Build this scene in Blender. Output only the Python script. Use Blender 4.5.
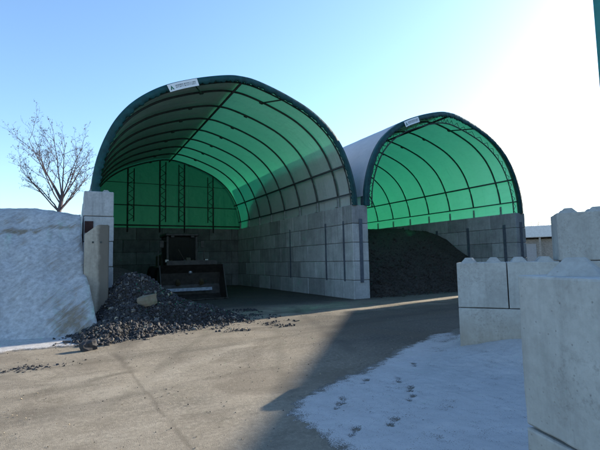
import bpy, bmesh, math, random
import numpy as np
from mathutils import Vector, Matrix, noise, Quaternion
random.seed(7); rng = np.random.default_rng(7)
for o in list(bpy.data.objects): bpy.data.objects.remove(o)
S = bpy.context.scene; COL = S.collection
R = math.radians

# ------------------------------------------------------------------ camera
yaw, pitch, roll = R(27.6), R(4.65), R(1.15)
F = Vector((math.sin(yaw)*math.cos(pitch), math.cos(yaw)*math.cos(pitch), math.sin(pitch)))
R0 = Vector((math.cos(yaw), -math.sin(yaw), 0)); U0 = R0.cross(F)
RX = math.cos(roll)*R0 - math.sin(roll)*U0; UX = math.cos(roll)*U0 + math.sin(roll)*R0
cam = bpy.data.cameras.new('camera'); co = bpy.data.objects.new('camera', cam); COL.objects.link(co)
m = Matrix((RX, UX, -F)).transposed().to_4x4(); m.translation = (0, 0, 1.7)
co.matrix_world = m
cam.sensor_width = 36; cam.lens = 430/600*36; cam.clip_start = 0.05; cam.clip_end = 6000
S.camera = co
# ------------------------------------------------------------------ light
SUN_AZ, SUN_EL = R(79.0), R(20.5)          # clockwise from +Y, above the horizon
w = bpy.data.worlds.new('World'); S.world = w; w.use_nodes = True
nt = w.node_tree; bg = nt.nodes['Background']
sky = nt.nodes.new('ShaderNodeTexSky'); sky.sky_type = 'NISHITA'; sky.sun_disc = False
sky.sun_elevation = SUN_EL; sky.sun_rotation = SUN_AZ
sky.air_density = 1.15; sky.dust_density = 0.45; sky.ozone_density = 4.0; sky.altitude = 0
nt.links.new(sky.outputs[0], bg.inputs[0]); bg.inputs[1].default_value = 0.135
sl = bpy.data.lights.new('sun', 'SUN'); sl.energy = 5.0; sl.angle = R(0.55); sl.color = (1.0, 0.90, 0.74)
so = bpy.data.objects.new('sun', sl); COL.objects.link(so)
sd = Vector((math.sin(SUN_AZ)*math.cos(SUN_EL), math.cos(SUN_AZ)*math.cos(SUN_EL), math.sin(SUN_EL)))
so.rotation_euler = sd.to_track_quat('Z', 'Y').to_euler(); so.location = (40, 10, 30)
S.view_settings.view_transform = 'Standard'; S.view_settings.look = 'None'
S.view_settings.exposure = 1.3; S.view_settings.gamma = 1
S.cycles.max_bounces = 10; S.cycles.diffuse_bounces = 5; S.cycles.transmission_bounces = 6

# ------------------------------------------------------------------ materials
class NT:
    def __init__(s, name):
        s.m = bpy.data.materials.new(name); s.m.use_nodes = True
        s.t = s.m.node_tree; s.b = s.t.nodes['Principled BSDF']; s.out = s.t.nodes['Material Output']
        s.co = s.t.nodes.new('ShaderNodeTexCoord')
    def n(s, t, **k):
        x = s.t.nodes.new('ShaderNode'+t)
        for a, b in k.items(): setattr(x, a, b)
        return x
    def l(s, a, b): s.t.links.new(a, b)
    def noise(s, scale, detail=6, rough=.6, vec=None, dist=0):
        x = s.n('TexNoise'); x.inputs['Scale'].default_value = scale; x.inputs['Detail'].default_value = detail
        x.inputs['Roughness'].default_value = rough; x.inputs['Distortion'].default_value = dist
        s.l(vec if vec else s.co.outputs['Object'], x.inputs['Vector']); return x.outputs['Fac']
    def ramp(s, fac, stops):
        x = s.n('ValToRGB'); e = x.color_ramp.elements
        while len(e) < len(stops): e.new(.5)
        for i, (p, c) in enumerate(stops):
            e[i].position = p; e[i].color = (c if len(c) == 4 else (*c, 1)) if not isinstance(c, (int, float)) else (c, c, c, 1)
        s.l(fac, x.inputs[0]); return x.outputs[0]
    def mix(s, fac, a, b, mode='MIX'):
        x = s.n('Mix', data_type='RGBA', blend_type=mode)
        for i, v in ((0, fac), (6, a), (7, b)):
            if isinstance(v, (int, float)): x.inputs[i].default_value = v
            elif isinstance(v, tuple): x.inputs[i].default_value = (*v, 1)
            else: s.l(v, x.inputs[i])
        return x.outputs[2]
    def math(s, op, a, b=0.0, clamp=False):
        x = s.n('Math', operation=op); x.use_clamp = clamp
        for i, v in enumerate((a, b)):
            if isinstance(v, (int, float)): x.inputs[i].default_value = v
            else: s.l(v, x.inputs[i])
        return x.outputs[0]
    def base(s, c):
        if isinstance(c, tuple): s.b.inputs['Base Color'].default_value = (*c, 1)
        else: s.l(c, s.b.inputs['Base Color'])
    def rough(s, r, spec=.3, metal=0):
        s.b.inputs['Roughness'].default_value = r; s.b.inputs['Specular IOR Level'].default_value = spec
        s.b.inputs['Metallic'].default_value = metal
    def bump(s, h, strength=.5, dist=.02):
        x = s.n('Bump'); x.inputs['Strength'].default_value = strength; x.inputs['Distance'].default_value = dist
        s.l(h, x.inputs['Height']); s.l(x.outputs[0], s.b.inputs['Normal']); return x.outputs[0]

def mapped(M, sx, sy, sz):
    x = M.n('Mapping'); x.inputs['Scale'].default_value = (sx, sy, sz)
    M.l(M.co.outputs['Object'], x.inputs['Vector']); return x.outputs[0]

def concrete(name, light, dark, rnd=.35, streak=.5, side=None, grime=False):
    M = NT(name)
    pos = M.n('NewGeometry').outputs['Position']
    a = M.noise(1.7, 6, .6, pos); b = M.noise(14, 6, .65, pos); c = M.noise(90, 3, .6, pos)
    mp = M.n('Mapping'); mp.inputs['Scale'].default_value = (5, 5, .45); M.l(pos, mp.inputs['Vector'])
    st = M.noise(1.6, 5, .7, mp.outputs[0])
    col = M.mix(M.ramp(a, [(.3, 0.), (.7, 1.)]), dark, light)
    col = M.mix(M.math('MULTIPLY', M.ramp(st, [(.5, 0.), (.72, 1.)]), streak), col, tuple(x*.55 for x in dark))
    col = M.mix(M.math('MULTIPLY', M.ramp(b, [(.35, 1.), (.6, 0.)]), .35), col, tuple(x*.75 for x in dark))
    if grime:
        sp = M.n('SeparateXYZ'); M.l(pos, sp.inputs[0])
        z = M.math('ADD', sp.outputs[2], M.math('MULTIPLY', M.math('SUBTRACT', a, .5), .5))
        lowk = M.ramp(z, [(.25, 1.), (.85, 0.)]); speck = M.ramp(M.noise(30, 5, .75, pos), [(.5, 0.), (.66, 1.)])
        col = M.mix(M.math('MULTIPLY', lowk, .55), col, (.26, .215, .16))
        col = M.mix(M.math('MULTIPLY', M.math('MULTIPLY', speck, M.ramp(M.noise(2.3, 4, .6, pos), [(.42, 0.), (.62, 1.)])), .45), col, (.13, .115, .10))
    if side is not None:      # darker on the right, with a wavy upright edge
        sp = M.n('SeparateXYZ'); M.l(pos, sp.inputs[0])
        u = M.math('ADD', sp.outputs[0], M.math('MULTIPLY', M.math('SUBTRACT', a, .5), .35)); u = M.math('ADD', u, M.math('MULTIPLY', M.math('SUBTRACT', c, .5), .08))
        u = M.ramp(M.math('SUBTRACT', u, side-.5), [(.46, 0.), (.54, 1.)])
        col = M.mix(M.math('MULTIPLY', u, .9), col, tuple(x*.42 for x in dark))
    ri = M.n('ObjectInfo').outputs['Random']
    v = M.math('ADD', M.math('MULTIPLY', ri, rnd), 1-rnd/2)
    col = M.mix(1.0, col, M.mix(0.0, v, v), 'MULTIPLY')
    vor = M.n('TexVoronoi'); vor.inputs['Scale'].default_value = 22; M.l(pos, vor.inputs['Vector'])
    hole = M.ramp(vor.outputs['Distance'], [(.05, 0.), (.14, 1.)])
    M.base(M.mix(M.math('MULTIPLY', M.math('MULTIPLY', M.math('SUBTRACT', 1, hole), M.ramp(a, [(.45, 0.), (.6, 1.)])), .5), col, tuple(x*.4 for x in dark)))
    M.rough(.9, .2)
    h = M.math('ADD', M.math('MULTIPLY', b, .7), M.math('MULTIPLY', c, .25)); h = M.math('ADD', h, M.math('MULTIPLY', hole, .35))
    M.bump(h, .45, .012)
    return M.m
MC = concrete('concrete_hall_block', (.47, .47, .468), (.30, .30, .298), rnd=.55, streak=.55)
MCF = concrete('concrete_yard_block', (.46, .45, .425), (.32, .31, .29), rnd=.16, streak=.32, grime=True)
MCS = concrete('concrete_slab', (.48, .44, .37), (.31, .28, .235), rnd=.1, streak=.5, side=.56)
MCD = concrete('concrete_block_painted_shade', (.21, .21, .21), (.11, .11, .11), rnd=.4, streak=.4)  # hall block concrete darkened to paint in the deep shade of the interior

def simple(name, c, r=.6, spec=.3, metal=0, var=.25, sc=6, bump=0):
    M = NT(name); a = M.noise(sc, 5)
    M.base(M.mix(M.ramp(a, [(.3, 0.), (.7, 1.)]), tuple(x*(1-var) for x in c), tuple(min(1, x*(1+var)) for x in c)))
    M.rough(r, spec, metal)
    if bump: M.bump(M.noise(sc*6, 4), bump, .01)
    return M.m
MSTEEL = simple('dark_steel_tube', (.05, .06, .06), .5, .4, .3)
MGALV = simple('galvanised_steel', (.42, .43, .44), .45, .5, .6)
MSTRAP = simple('blue_grey_steel_strap', (.11, .125, .155), .55, .4, .2)
MRUST = simple('rusty_red_steel', (.05, .024, .022), .8, .2)
MMACH = simple('loader_paint', (.075, .06, .03), .55, .4, .0, .4)
MMDARK = simple('loader_dark_steel', (.055, .049, .042), .55, .4, .3, .4)
MRUB = simple('tyre_rubber', (.018, .018, .018), .85, .2)
MGLASS = simple('dark_cab_glass', (.012, .016, .016), .15, .12)
def glass():
    M = NT('cab_glass'); M.base((.008, .014, .014)); M.rough(.2, .06); M.b.inputs['Alpha'].default_value = .6; return M.m
MGLASS = glass()
MBLADE = simple('worn_bright_steel', (.30, .31, .33), .55, .5, .8, .4)
MLAMP = simple('lamp_lens', (.5, .5, .45), .2, .5)
MBARK = simple('grey_brown_bark', (.11, .088, .092), .9, .1, 0, .35, 9, .4)
MLEAF = simple('withered_brown_leaves', (.04, .03, .036), .8, .1, 0, .4, 3)
MSHRUB = simple('bare_twigs', (.12, .085, .06), .9, .1)
MWHITE = simple('white_banner_sheet', (.78, .79, .80), .5, .3, 0, .05)
MINK = simple('dark_print', (.03, .05, .07), .6, .2)
MINKG = simple('green_print', (.03, .16, .10), .6, .2)
MROOFW = simple('pale_metal_sheet', (.60, .61, .61), .5, .4, .0, .1)
MSHED = simple('weathered_timber', (.30, .28, .25), .9, .1)
MTEAL = simple('teal_sheet_cladding', (.012, .16, .15), .5, .4, 0, .15)
MGREYW = simple('grey_sheet_cladding', (.35, .36, .37), .6, .3, 0, .1)

def fabric(name, diff, trans, fac, spec=.35, rough=.45, fwd=2.0):
    M = NT(name); t = M.n('BsdfTranslucent'); mx = M.n('MixShader')
    a = M.noise(.8, 4); g = M.noise(9, 5, .6, mapped(M, 1, .25, 1))
    sh = M.mix(M.ramp(a, [(.3, 0.), (.7, 1.)]), tuple(x*.86 for x in diff), diff)
    sh = M.mix(M.math('MULTIPLY', M.ramp(g, [(.52, 0.), (.75, 1.)]), .3), sh, tuple(x*.6 for x in diff))
    M.base(sh); M.rough(rough, spec)
    M.l(M.mix(M.ramp(g, [(.4, 0.), (.8, 1.)]), trans, tuple(x*.8 for x in trans)), t.inputs[0])
    mx.inputs[0].default_value = fac
    rf = M.n('BsdfRefraction'); rf.inputs['Roughness'].default_value = .85; rf.inputs['IOR'].default_value = 1.03; rf.inputs['Color'].default_value = (trans[0]*.25, min(1, trans[1]*fwd), trans[2]*fwd*.85, 1)
    ts = M.n('MixShader'); ts.inputs[0].default_value = .5; M.l(t.outputs[0], ts.inputs[1]); M.l(rf.outputs[0], ts.inputs[2])
    M.l(M.b.outputs[0], mx.inputs[1]); M.l(ts.outputs[0], mx.inputs[2]); M.l(mx.outputs[0], M.out.inputs[0])
    sy = M.n('SeparateXYZ'); M.l(M.co.outputs['Object'], sy.inputs[0])
    fr = M.math('ABSOLUTE', M.math('SUBTRACT', M.math('FRACT', M.math('DIVIDE', M.math('ADD', sy.outputs[1], .05), .93)), .5))
    seam = M.ramp(fr, [(.012, 1.), (.022, 0.)])
    wr = M.noise(2.2, 5, .6, mapped(M, .5, 3.0, .5), 1.0)
    nb = M.bump(M.math('ADD', M.noise(3.0, 4, .5), M.math('MULTIPLY', wr, 1.2)), .45, .06)
    M.l(M.mix(M.math('MULTIPLY', seam, .65), M.mix(M.ramp(g, [(.4, 0.), (.8, 1.)]), trans, tuple(x*.8 for x in trans)), tuple(x*.3 for x in trans)), t.inputs[0]); M.l(nb, t.inputs['Normal'])
    return M.m
MFAB = fabric('green_translucent_canopy_fabric', (.70, .70, .69), (.04, .22, .12), .23, fwd=3.4)
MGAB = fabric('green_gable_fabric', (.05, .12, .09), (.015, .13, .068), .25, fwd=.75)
MFROST = fabric('frozen_roof_snow', (.50, .53, .57), (.55, .55, .58), .2, .3, .6, fwd=.4)
MHEM = simple('teal_hem_fabric', (.006, .058, .062), .55, .3, 0, .35, 5, .5)

def m_ground():
    M = NT('dusty_asphalt'); pos = M.n('NewGeometry').outputs['Position']
    big = M.noise(.22, 5, .55, pos); mid = M.noise(1.3, 6, .62, pos, .4); fine = M.noise(18, 5, .7, pos); grit = M.noise(120, 3, .7, pos)
    mp = M.n('Mapping'); mp.inputs['Scale'].default_value = (.22, 1.5, 1); mp.inputs['Rotation'].default_value = (0, 0, R(-14)); M.l(pos, mp.inputs['Vector'])
    trk = M.noise(1.0, 6, .6, mp.outputs[0], .5)
    col = M.mix(M.ramp(mid, [(.3, 0.), (.7, 1.)]), (.225, .195, .15), (.35, .31, .25))
    col = M.mix(M.math('MULTIPLY', M.ramp(big, [(.42, 1.), (.62, 0.)]), .55), col, (.15, .128, .10))
    col = M.mix(M.math('MULTIPLY', M.ramp(trk, [(.5, 0.), (.68, 1.)]), .6), col, (.115, .10, .082))
    col = M.mix(M.math('MULTIPLY', M.ramp(fine, [(.48, 0.), (.62, 1.)]), .5), col, (.37, .33, .265)); col = M.mix(M.math('MULTIPLY', M.ramp(M.noise(7, 6, .75, pos), [(.3, 1.), (.46, 0.)]), .5), col, (.13, .112, .088))
    col = M.mix(M.math('MULTIPLY', M.ramp(grit, [(.3, 1.), (.5, 0.)]), .7), col, (.09, .08, .068))
    # hall shade painted into the floors; yard right of the worn lane also darkened
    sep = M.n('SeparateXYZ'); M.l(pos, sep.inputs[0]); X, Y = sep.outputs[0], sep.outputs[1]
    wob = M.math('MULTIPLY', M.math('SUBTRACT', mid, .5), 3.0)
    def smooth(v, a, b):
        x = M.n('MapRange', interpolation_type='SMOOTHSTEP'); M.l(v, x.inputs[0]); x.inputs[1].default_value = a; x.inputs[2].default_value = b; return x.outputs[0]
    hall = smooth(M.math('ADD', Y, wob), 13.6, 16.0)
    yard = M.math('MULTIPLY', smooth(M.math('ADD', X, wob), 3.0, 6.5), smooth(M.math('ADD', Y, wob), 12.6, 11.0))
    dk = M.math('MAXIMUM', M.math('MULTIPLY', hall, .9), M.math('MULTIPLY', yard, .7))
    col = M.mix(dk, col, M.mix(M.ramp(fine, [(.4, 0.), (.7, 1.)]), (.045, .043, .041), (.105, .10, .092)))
    bl = M.noise(.55, 6, .68, pos, .8); wet = M.noise(.8, 5, .6, mp.outputs[0], .3)
    col = M.mix(M.math('MULTIPLY', M.ramp(bl, [(.5, 0.), (.6, 1.)]), .5), col, (.125, .104, .08))
    col = M.mix(M.math('MULTIPLY', M.ramp(wet, [(.56, 0.), (.66, 1.)]), .45), col, (.105, .088, .068))
    def seg(ax, ay, bx, by, wd, amt, c, soft=1):
        nonlocal col
        L = math.hypot(bx-ax, by-ay); dx, dy = (bx-ax)/L, (by-ay)/L
        u = M.math('ADD', M.math('MULTIPLY', M.math('SUBTRACT', X, ax), dx), M.math('MULTIPLY', M.math('SUBTRACT', Y, ay), dy))
        v = M.math('ADD', M.math('MULTIPLY', M.math('SUBTRACT', X, ax), -dy), M.math('MULTIPLY', M.math('SUBTRACT', Y, ay), dx))
        v = M.math('ABSOLUTE', M.math('ADD', v, M.math('MULTIPLY', M.math('SUBTRACT', mid, .5), wd*2.2+.12)))
        k = M.math('MULTIPLY', smooth(v, wd, 0), M.math('MULTIPLY', smooth(u, -.2, .3), smooth(u, L+.2, L-.3)))
        k = M.math('MULTIPLY', k, M.math('MULTIPLY', M.ramp(fine, [(.3, .35), (.6, 1.)]), amt))
        col = M.mix(k, col, c)
    seg(.75, 9.2, .80, 7.4, .12, .6, (.075, .062, .05)); seg(.80, 7.5, .98, 3.9, .045, .5, (.085, .07, .055))
    seg(.1, 7.1, .95, 7.45, .16, .65, (.07, .06, .045)); seg(-1.1, 6.6, .3, 7.0, .3, .4, (.10, .085, .065))
    seg(-2, 5.6, 1.0, 6.2, .35, .35, (.11, .095, .075)); seg(.9, 9.4, 1.1, 10.4, .3, .5, (.07, .06, .05))
    seg(1.5, 8.3, 7.5, 9.6, .22, .5, (.09, .08, .065)); seg(2.0, 9.8, 9, 11.4, .25, .45, (.09, .08, .065))
    seg(2.4, 5.2, 6.2, 13.8, .2, .4, (.10, .09, .07)); seg(.3, 5.6, 4.6, 13.6, .2, .35, (.10, .09, .07)); seg(4.5, 6.6, 7.2, 14.5, .25, .5, (.07, .065, .058)); seg(-3, 7.7, 1.6, 8.7, .2, .4, (.11, .095, .07))
    seg(5.2, 9.5, 12, 10.6, .5, .5, (.06, .056, .05)); seg(-1, 4.6, 1.3, 5.0, .4, .3, (.42, .38, .31)); seg(.9, 6.7, 3.6, 8.9, .35, .3, (.42, .38, .31))
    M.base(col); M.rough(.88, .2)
    M.bump(M.math('ADD', M.math('MULTIPLY', fine, .6), M.math('MULTIPLY', grit, .7)), .9, .02)
    return M.m
MGROUND = m_ground()

def m_snow(name, white=(.46, .445, .44)):
    M = NT(name); pos = M.n('NewGeometry').outputs['Position']
    thin = M.n('Attribute', attribute_name='bare').outputs['Fac']
    a = M.noise(2.5, 6, .6, pos); f = M.noise(45, 4, .6, pos); s = M.noise(85, 3, .65, pos); l = M.noise(9, 5, .7, pos)
    col = M.mix(M.ramp(a, [(.3, 0.), (.75, 1.)]), tuple(x*.84 for x in white), white)
    # grains of bare ground showing through where the snow is thin
    k = M.math('ADD', M.math('MULTIPLY', thin, .62), M.math('MULTIPLY', M.math('SUBTRACT', s, .5), 1.9))
    k = M.math('ADD', k, M.math('MULTIPLY', M.math('SUBTRACT', l, .5), .7))
    col = M.mix(M.ramp(k, [(.20, 0.), (.40, 1.)]), col, (.13, .117, .10))
    vor = M.n('TexVoronoi'); vor.inputs['Scale'].default_value = 5.5; M.l(pos, vor.inputs['Vector'])
    dots = M.math('MULTIPLY', M.ramp(vor.outputs['Distance'], [(.04, 1.), (.08, 0.)]), M.ramp(M.noise(1.1, 3, .5, pos), [(.45, 0.), (.6, 1.)]))
    col = M.mix(M.math('MULTIPLY', dots, .8), col, (.06, .055, .05))
    M.base(col); M.rough(.8, .2); M.bump(M.math('ADD', f, M.math('MULTIPLY', a, .8)), .3, .015)
    return M.m
MSNOW = m_snow('thin_snow')

def m_sandsnow():
    M = NT('snow_crusted_sand'); pos = M.n('NewGeometry').outputs['Position']
    at = M.n('Attribute', attribute_name='bare').outputs['Fac']
    a = M.noise(.9, 6, .65, pos, .6); f = M.noise(9, 6, .65, pos); g = M.noise(70, 3, .6, pos)
    vr = M.n('VectorRotate', rotation_type='Y_AXIS'); vr.inputs['Angle'].default_value = R(38); M.l(pos, vr.inputs['Vector'])
    mp = M.n('Mapping'); mp.inputs['Scale'].default_value = (.35, .5, 3.2); M.l(vr.outputs[0], mp.inputs['Vector'])
    st = M.noise(1.5, 7, .72, mp.outputs[0], .5)
    snow = M.mix(M.ramp(f, [(.35, 0.), (.65, 1.)]), (.34, .335, .335), (.54, .535, .535))
    snow = M.mix(M.math('MULTIPLY', M.ramp(st, [(.48, 0.), (.66, 1.)]), .45), snow, (.25, .225, .20))
    sand = M.mix(M.ramp(f, [(.3, 0.), (.7, 1.)]), (.17, .135, .10), (.30, .245, .185))
    k = M.math('ADD', at, M.math('MULTIPLY', M.math('SUBTRACT', a, .5), .7)); k = M.math('ADD', k, M.math('MULTIPLY', M.math('SUBTRACT', st, .5), .9)); k = M.math('ADD', k, M.math('MULTIPLY', M.math('SUBTRACT', f, .5), .5))
    k = M.ramp(k, [(.42, 0.), (.62, 1.)])
    M.base(M.mix(k, snow, sand)); M.rough(.9, .15)
    M.bump(M.math('ADD', M.math('ADD', f, M.math('MULTIPLY', st, 1.2)), M.math('MULTIPLY', g, .5)), .55, .05)
    return M.m
MPILE = m_sandsnow()

def granular(name, c1, c2, sc=40, b=.8):
    M = NT(name); pos = M.n('NewGeometry').outputs['Position']
    a = M.noise(sc, 5, .7, pos); d = M.noise(1.2, 4, .6, pos)
    M.base(M.mix(M.ramp(a, [(.35, 0.), (.7, 1.)]), c1, M.mix(M.ramp(d, [(.3, 0.), (.7, 1.)]), c2, tuple(x*.7 for x in c2))))
    M.rough(.95, .15); M.bump(a, b, .05); return M.m
MCOMP = granular('black_compost', (.05, .042, .037), (.125, .106, .092), 14, 1.0)
MSPOIL = granular('dark_spoil', (.022, .02, .019), (.085, .074, .06), 25)
MCHD = simple('asphalt_chunk_dark', (.034, .033, .036), .75, .35, 0, .5, 11)
MCHM = simple('asphalt_chunk_grey', (.13, .12, .11), .8, .3, 0, .4, 11)
MCHT = simple('dusty_tan_chunk', (.30, .25, .18), .9, .2, 0, .35, 11)
MSTONE = simple('pale_broken_concrete', (.20, .165, .12), .9, .2, 0, .25, 5, .6)

# ------------------------------------------------------------------ helpers
def link(name, me, mat=None, parent=None, loc=None):
    o = bpy.data.objects.new(name, me); COL.objects.link(o)
    if mat:
        for x in (mat if isinstance(mat, (list, tuple)) else [mat]): me.materials.append(x)
    if parent: o.parent = parent
    if loc: o.location = loc
    return o
def mesh(name, v, f, smooth=False):
    me = bpy.data.meshes.new(name); me.from_pydata([tuple(x) for x in v], [], f); me.update()
    if smooth: me.polygons.foreach_set('use_smooth', [True]*len(me.polygons))
    return me
def tag(o, label, cat, group=None, kind=None):
    if label: o['label'] = label
    if cat: o['category'] = cat
    if group: o['group'] = group
    if kind: o['kind'] = kind
    return o
def struct(o): o['kind'] = 'structure'; return o
def stuff(o): o['kind'] = 'stuff'; return o
def thing(name, label, cat, loc=(0, 0, 0), rz=0, group=None):
    o = bpy.data.objects.new(name, None); COL.objects.link(o); o.location = loc; o.rotation_euler = (0, 0, rz)
    o.empty_display_size = .2
    return tag(o, label, cat, group)
def link_bm(name, bm, mat, parent=None, smooth=False, loc=None):
    me = bpy.data.meshes.new(name); bm.to_mesh(me); bm.free()
    if smooth: me.polygons.foreach_set('use_smooth', [True]*len(me.polygons))
    return link(name, me, mat, parent, loc)
def add_box(bm, c, s, rot=None, bev=0):
    r = bmesh.ops.create_cube(bm, size=1)
    M4 = Matrix.Translation(c) @ (rot.to_4x4() if rot else Matrix.Identity(4)) @ Matrix.Diagonal((*s, 1))
    bmesh.ops.transform(bm, matrix=M4, verts=r['verts'])
    if bev:
        es = list({e for v in r['verts'] for e in v.link_edges})
        bmesh.ops.bevel(bm, geom=es, offset=bev, segments=1, affect='EDGES', profile=.7)
def box(name, c, s, mat, parent=None, rot=None, bev=0):
    bm = bmesh.new(); add_box(bm, c, s, rot, bev); return link_bm(name, bm, mat, parent)
def tube_data(pts, rad, n=8, cap=True, V=None, Fc=None):
    V = [] if V is None else V; Fc = [] if Fc is None else Fc
    pts = [Vector(p) for p in pts]; k0 = len(V); up = Vector((0, 0, 1))
    for i, p in enumerate(pts):
        t = (pts[min(i+1, len(pts)-1)] - pts[max(i-1, 0)]).normalized()
        a = t.cross(up if abs(t.z) < .95 else Vector((0, 1, 0))).normalized(); b = t.cross(a)
        r = rad[i] if isinstance(rad, (list, tuple)) else rad
        for j in range(n):
            q = 2*math.pi*j/n; V.append(p + a*math.cos(q)*r + b*math.sin(q)*r)
    for i in range(len(pts)-1):
        for j in range(n):
            Fc.append((k0+i*n+j, k0+i*n+(j+1) % n, k0+(i+1)*n+(j+1) % n, k0+(i+1)*n+j))
    if cap: Fc.append(tuple(range(k0, k0+n))[::-1]); Fc.append(tuple(range(k0+(len(pts)-1)*n, k0+len(pts)*n)))
    return V, Fc
def tube(name, pts, rad, mat, parent=None, n=8):
    v, f = tube_data(pts, rad, n); return link(name, mesh(name, v, f, True), mat, parent)
def fbm(x, y, z=0, s=1, o=4): return noise.fractal(Vector((x*s, y*s, z*s)), .8, 2.1, o, noise_basis='PERLIN_ORIGINAL')
def heightfield(name, x0, x1, y0, y1, st, fn, mat, attr=None, cut=-.06):
    nx, ny = int((x1-x0)/st)+1, int((y1-y0)/st)+1
    V = []; H = []
    for j in range(ny):
        for i in range(nx):
            x, y = x0+i*st, y0+j*st; h = fn(x, y); H.append(h); V.append((x, y, h))
    Fc = []; used = {}
    V2 = []
    def ix(k):
        if k not in used: used[k] = len(V2); V2.append(V[k])
        return used[k]
    for j in range(ny-1):
        for i in range(nx-1):
            q = (j*nx+i, j*nx+i+1, (j+1)*nx+i+1, (j+1)*nx+i)
            if max(H[k] for k in q) > cut: Fc.append(tuple(ix(k) for k in q))
    me = mesh(name, V2, Fc, True)
    if attr:
        A = me.attributes.new('bare', 'FLOAT', 'POINT'); A.data.foreach_set('value', [attr(*v) for v in V2])
    return link(name, me, mat)
def sstep(x, a, b):
    t = min(1, max(0, (x-a)/(b-a))); return t*t*(3-2*t)
def smin(a, b, k=.3):
    h = max(k-abs(a-b), 0)/k; return min(a, b)-h*h*k*.25

# ------------------------------------------------------------------ ground
def ground():
    def gh(x, y): return .02*fbm(x, y, 3, .5, 4) * sstep(min(x+9, 27-x, y-.5, 32-y), 0, 2)
    st = .2; nx, ny = 181, 159; x0, y0 = -9, .5
    V = [(x0+i*st, y0+j*st, gh(x0+i*st, y0+j*st)) for j in range(ny) for i in range(nx)]
    Fc = [(j*nx+i, j*nx+i+1, (j+1)*nx+i+1, (j+1)*nx+i) for j in range(ny-1) for i in range(nx-1)]
    x1, y1 = x0+(nx-1)*st, y0+(ny-1)*st; B = 3000; k = len(V)
    V += [(x0, y0, 0), (x1, y0, 0), (x1, y1, 0), (x0, y1, 0), (-B, -B, 0), (B, -B, 0), (B, B, 0), (-B, B, 0)]
    for a, b, c, d in ((0, 1, 5, 4), (1, 2, 6, 5), (2, 3, 7, 6), (3, 0, 4, 7)): Fc.append((k+a, k+d, k+c, k+b))
    return struct(link('ground', mesh('ground', V, Fc, True), MGROUND))
ground()

# ------------------------------------------------------------------ fabric halls
PROF = [(0, 8.665), (.4, 8.64), (1.0, 8.50), (1.8, 8.24), (2.65, 7.88), (3.3, 7.47), (3.85, 6.97), (4.27, 6.38), (4.57, 5.72), (4.76, 5.1), (4.87, 4.5), (4.9, 3.98)]
def profile(hw, dz=0, n=3):
    P = [Vector((a*hw/4.9, b+dz*(b > 4.2))) for a, b in PROF]; out = []
    for i in range(len(P)-1):
        p0, p1, p2, p3 = P[max(i-1, 0)], P[i], P[i+1], P[min(i+2, len(P)-1)]
        for k in range(n):
            t = k/n; out.append(.5*((2*p1)+(p2-p0)*t+(2*p0-5*p1+4*p2-p3)*t*t+(3*p1-p0-3*p2+p3)*t**3))
    out.append(P[-1])
    full = [Vector((-q.x, q.y)) for q in reversed(out[1:])] + out
    return full
def offset(P, d):
    out = []
    for i, p in enumerate(P):
        t = (P[min(i+1, len(P)-1)]-P[max(i-1, 0)]).normalized(); nn = Vector((t.y, -t.x))   # inward
        out.append(p+nn*d)
    return out
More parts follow.
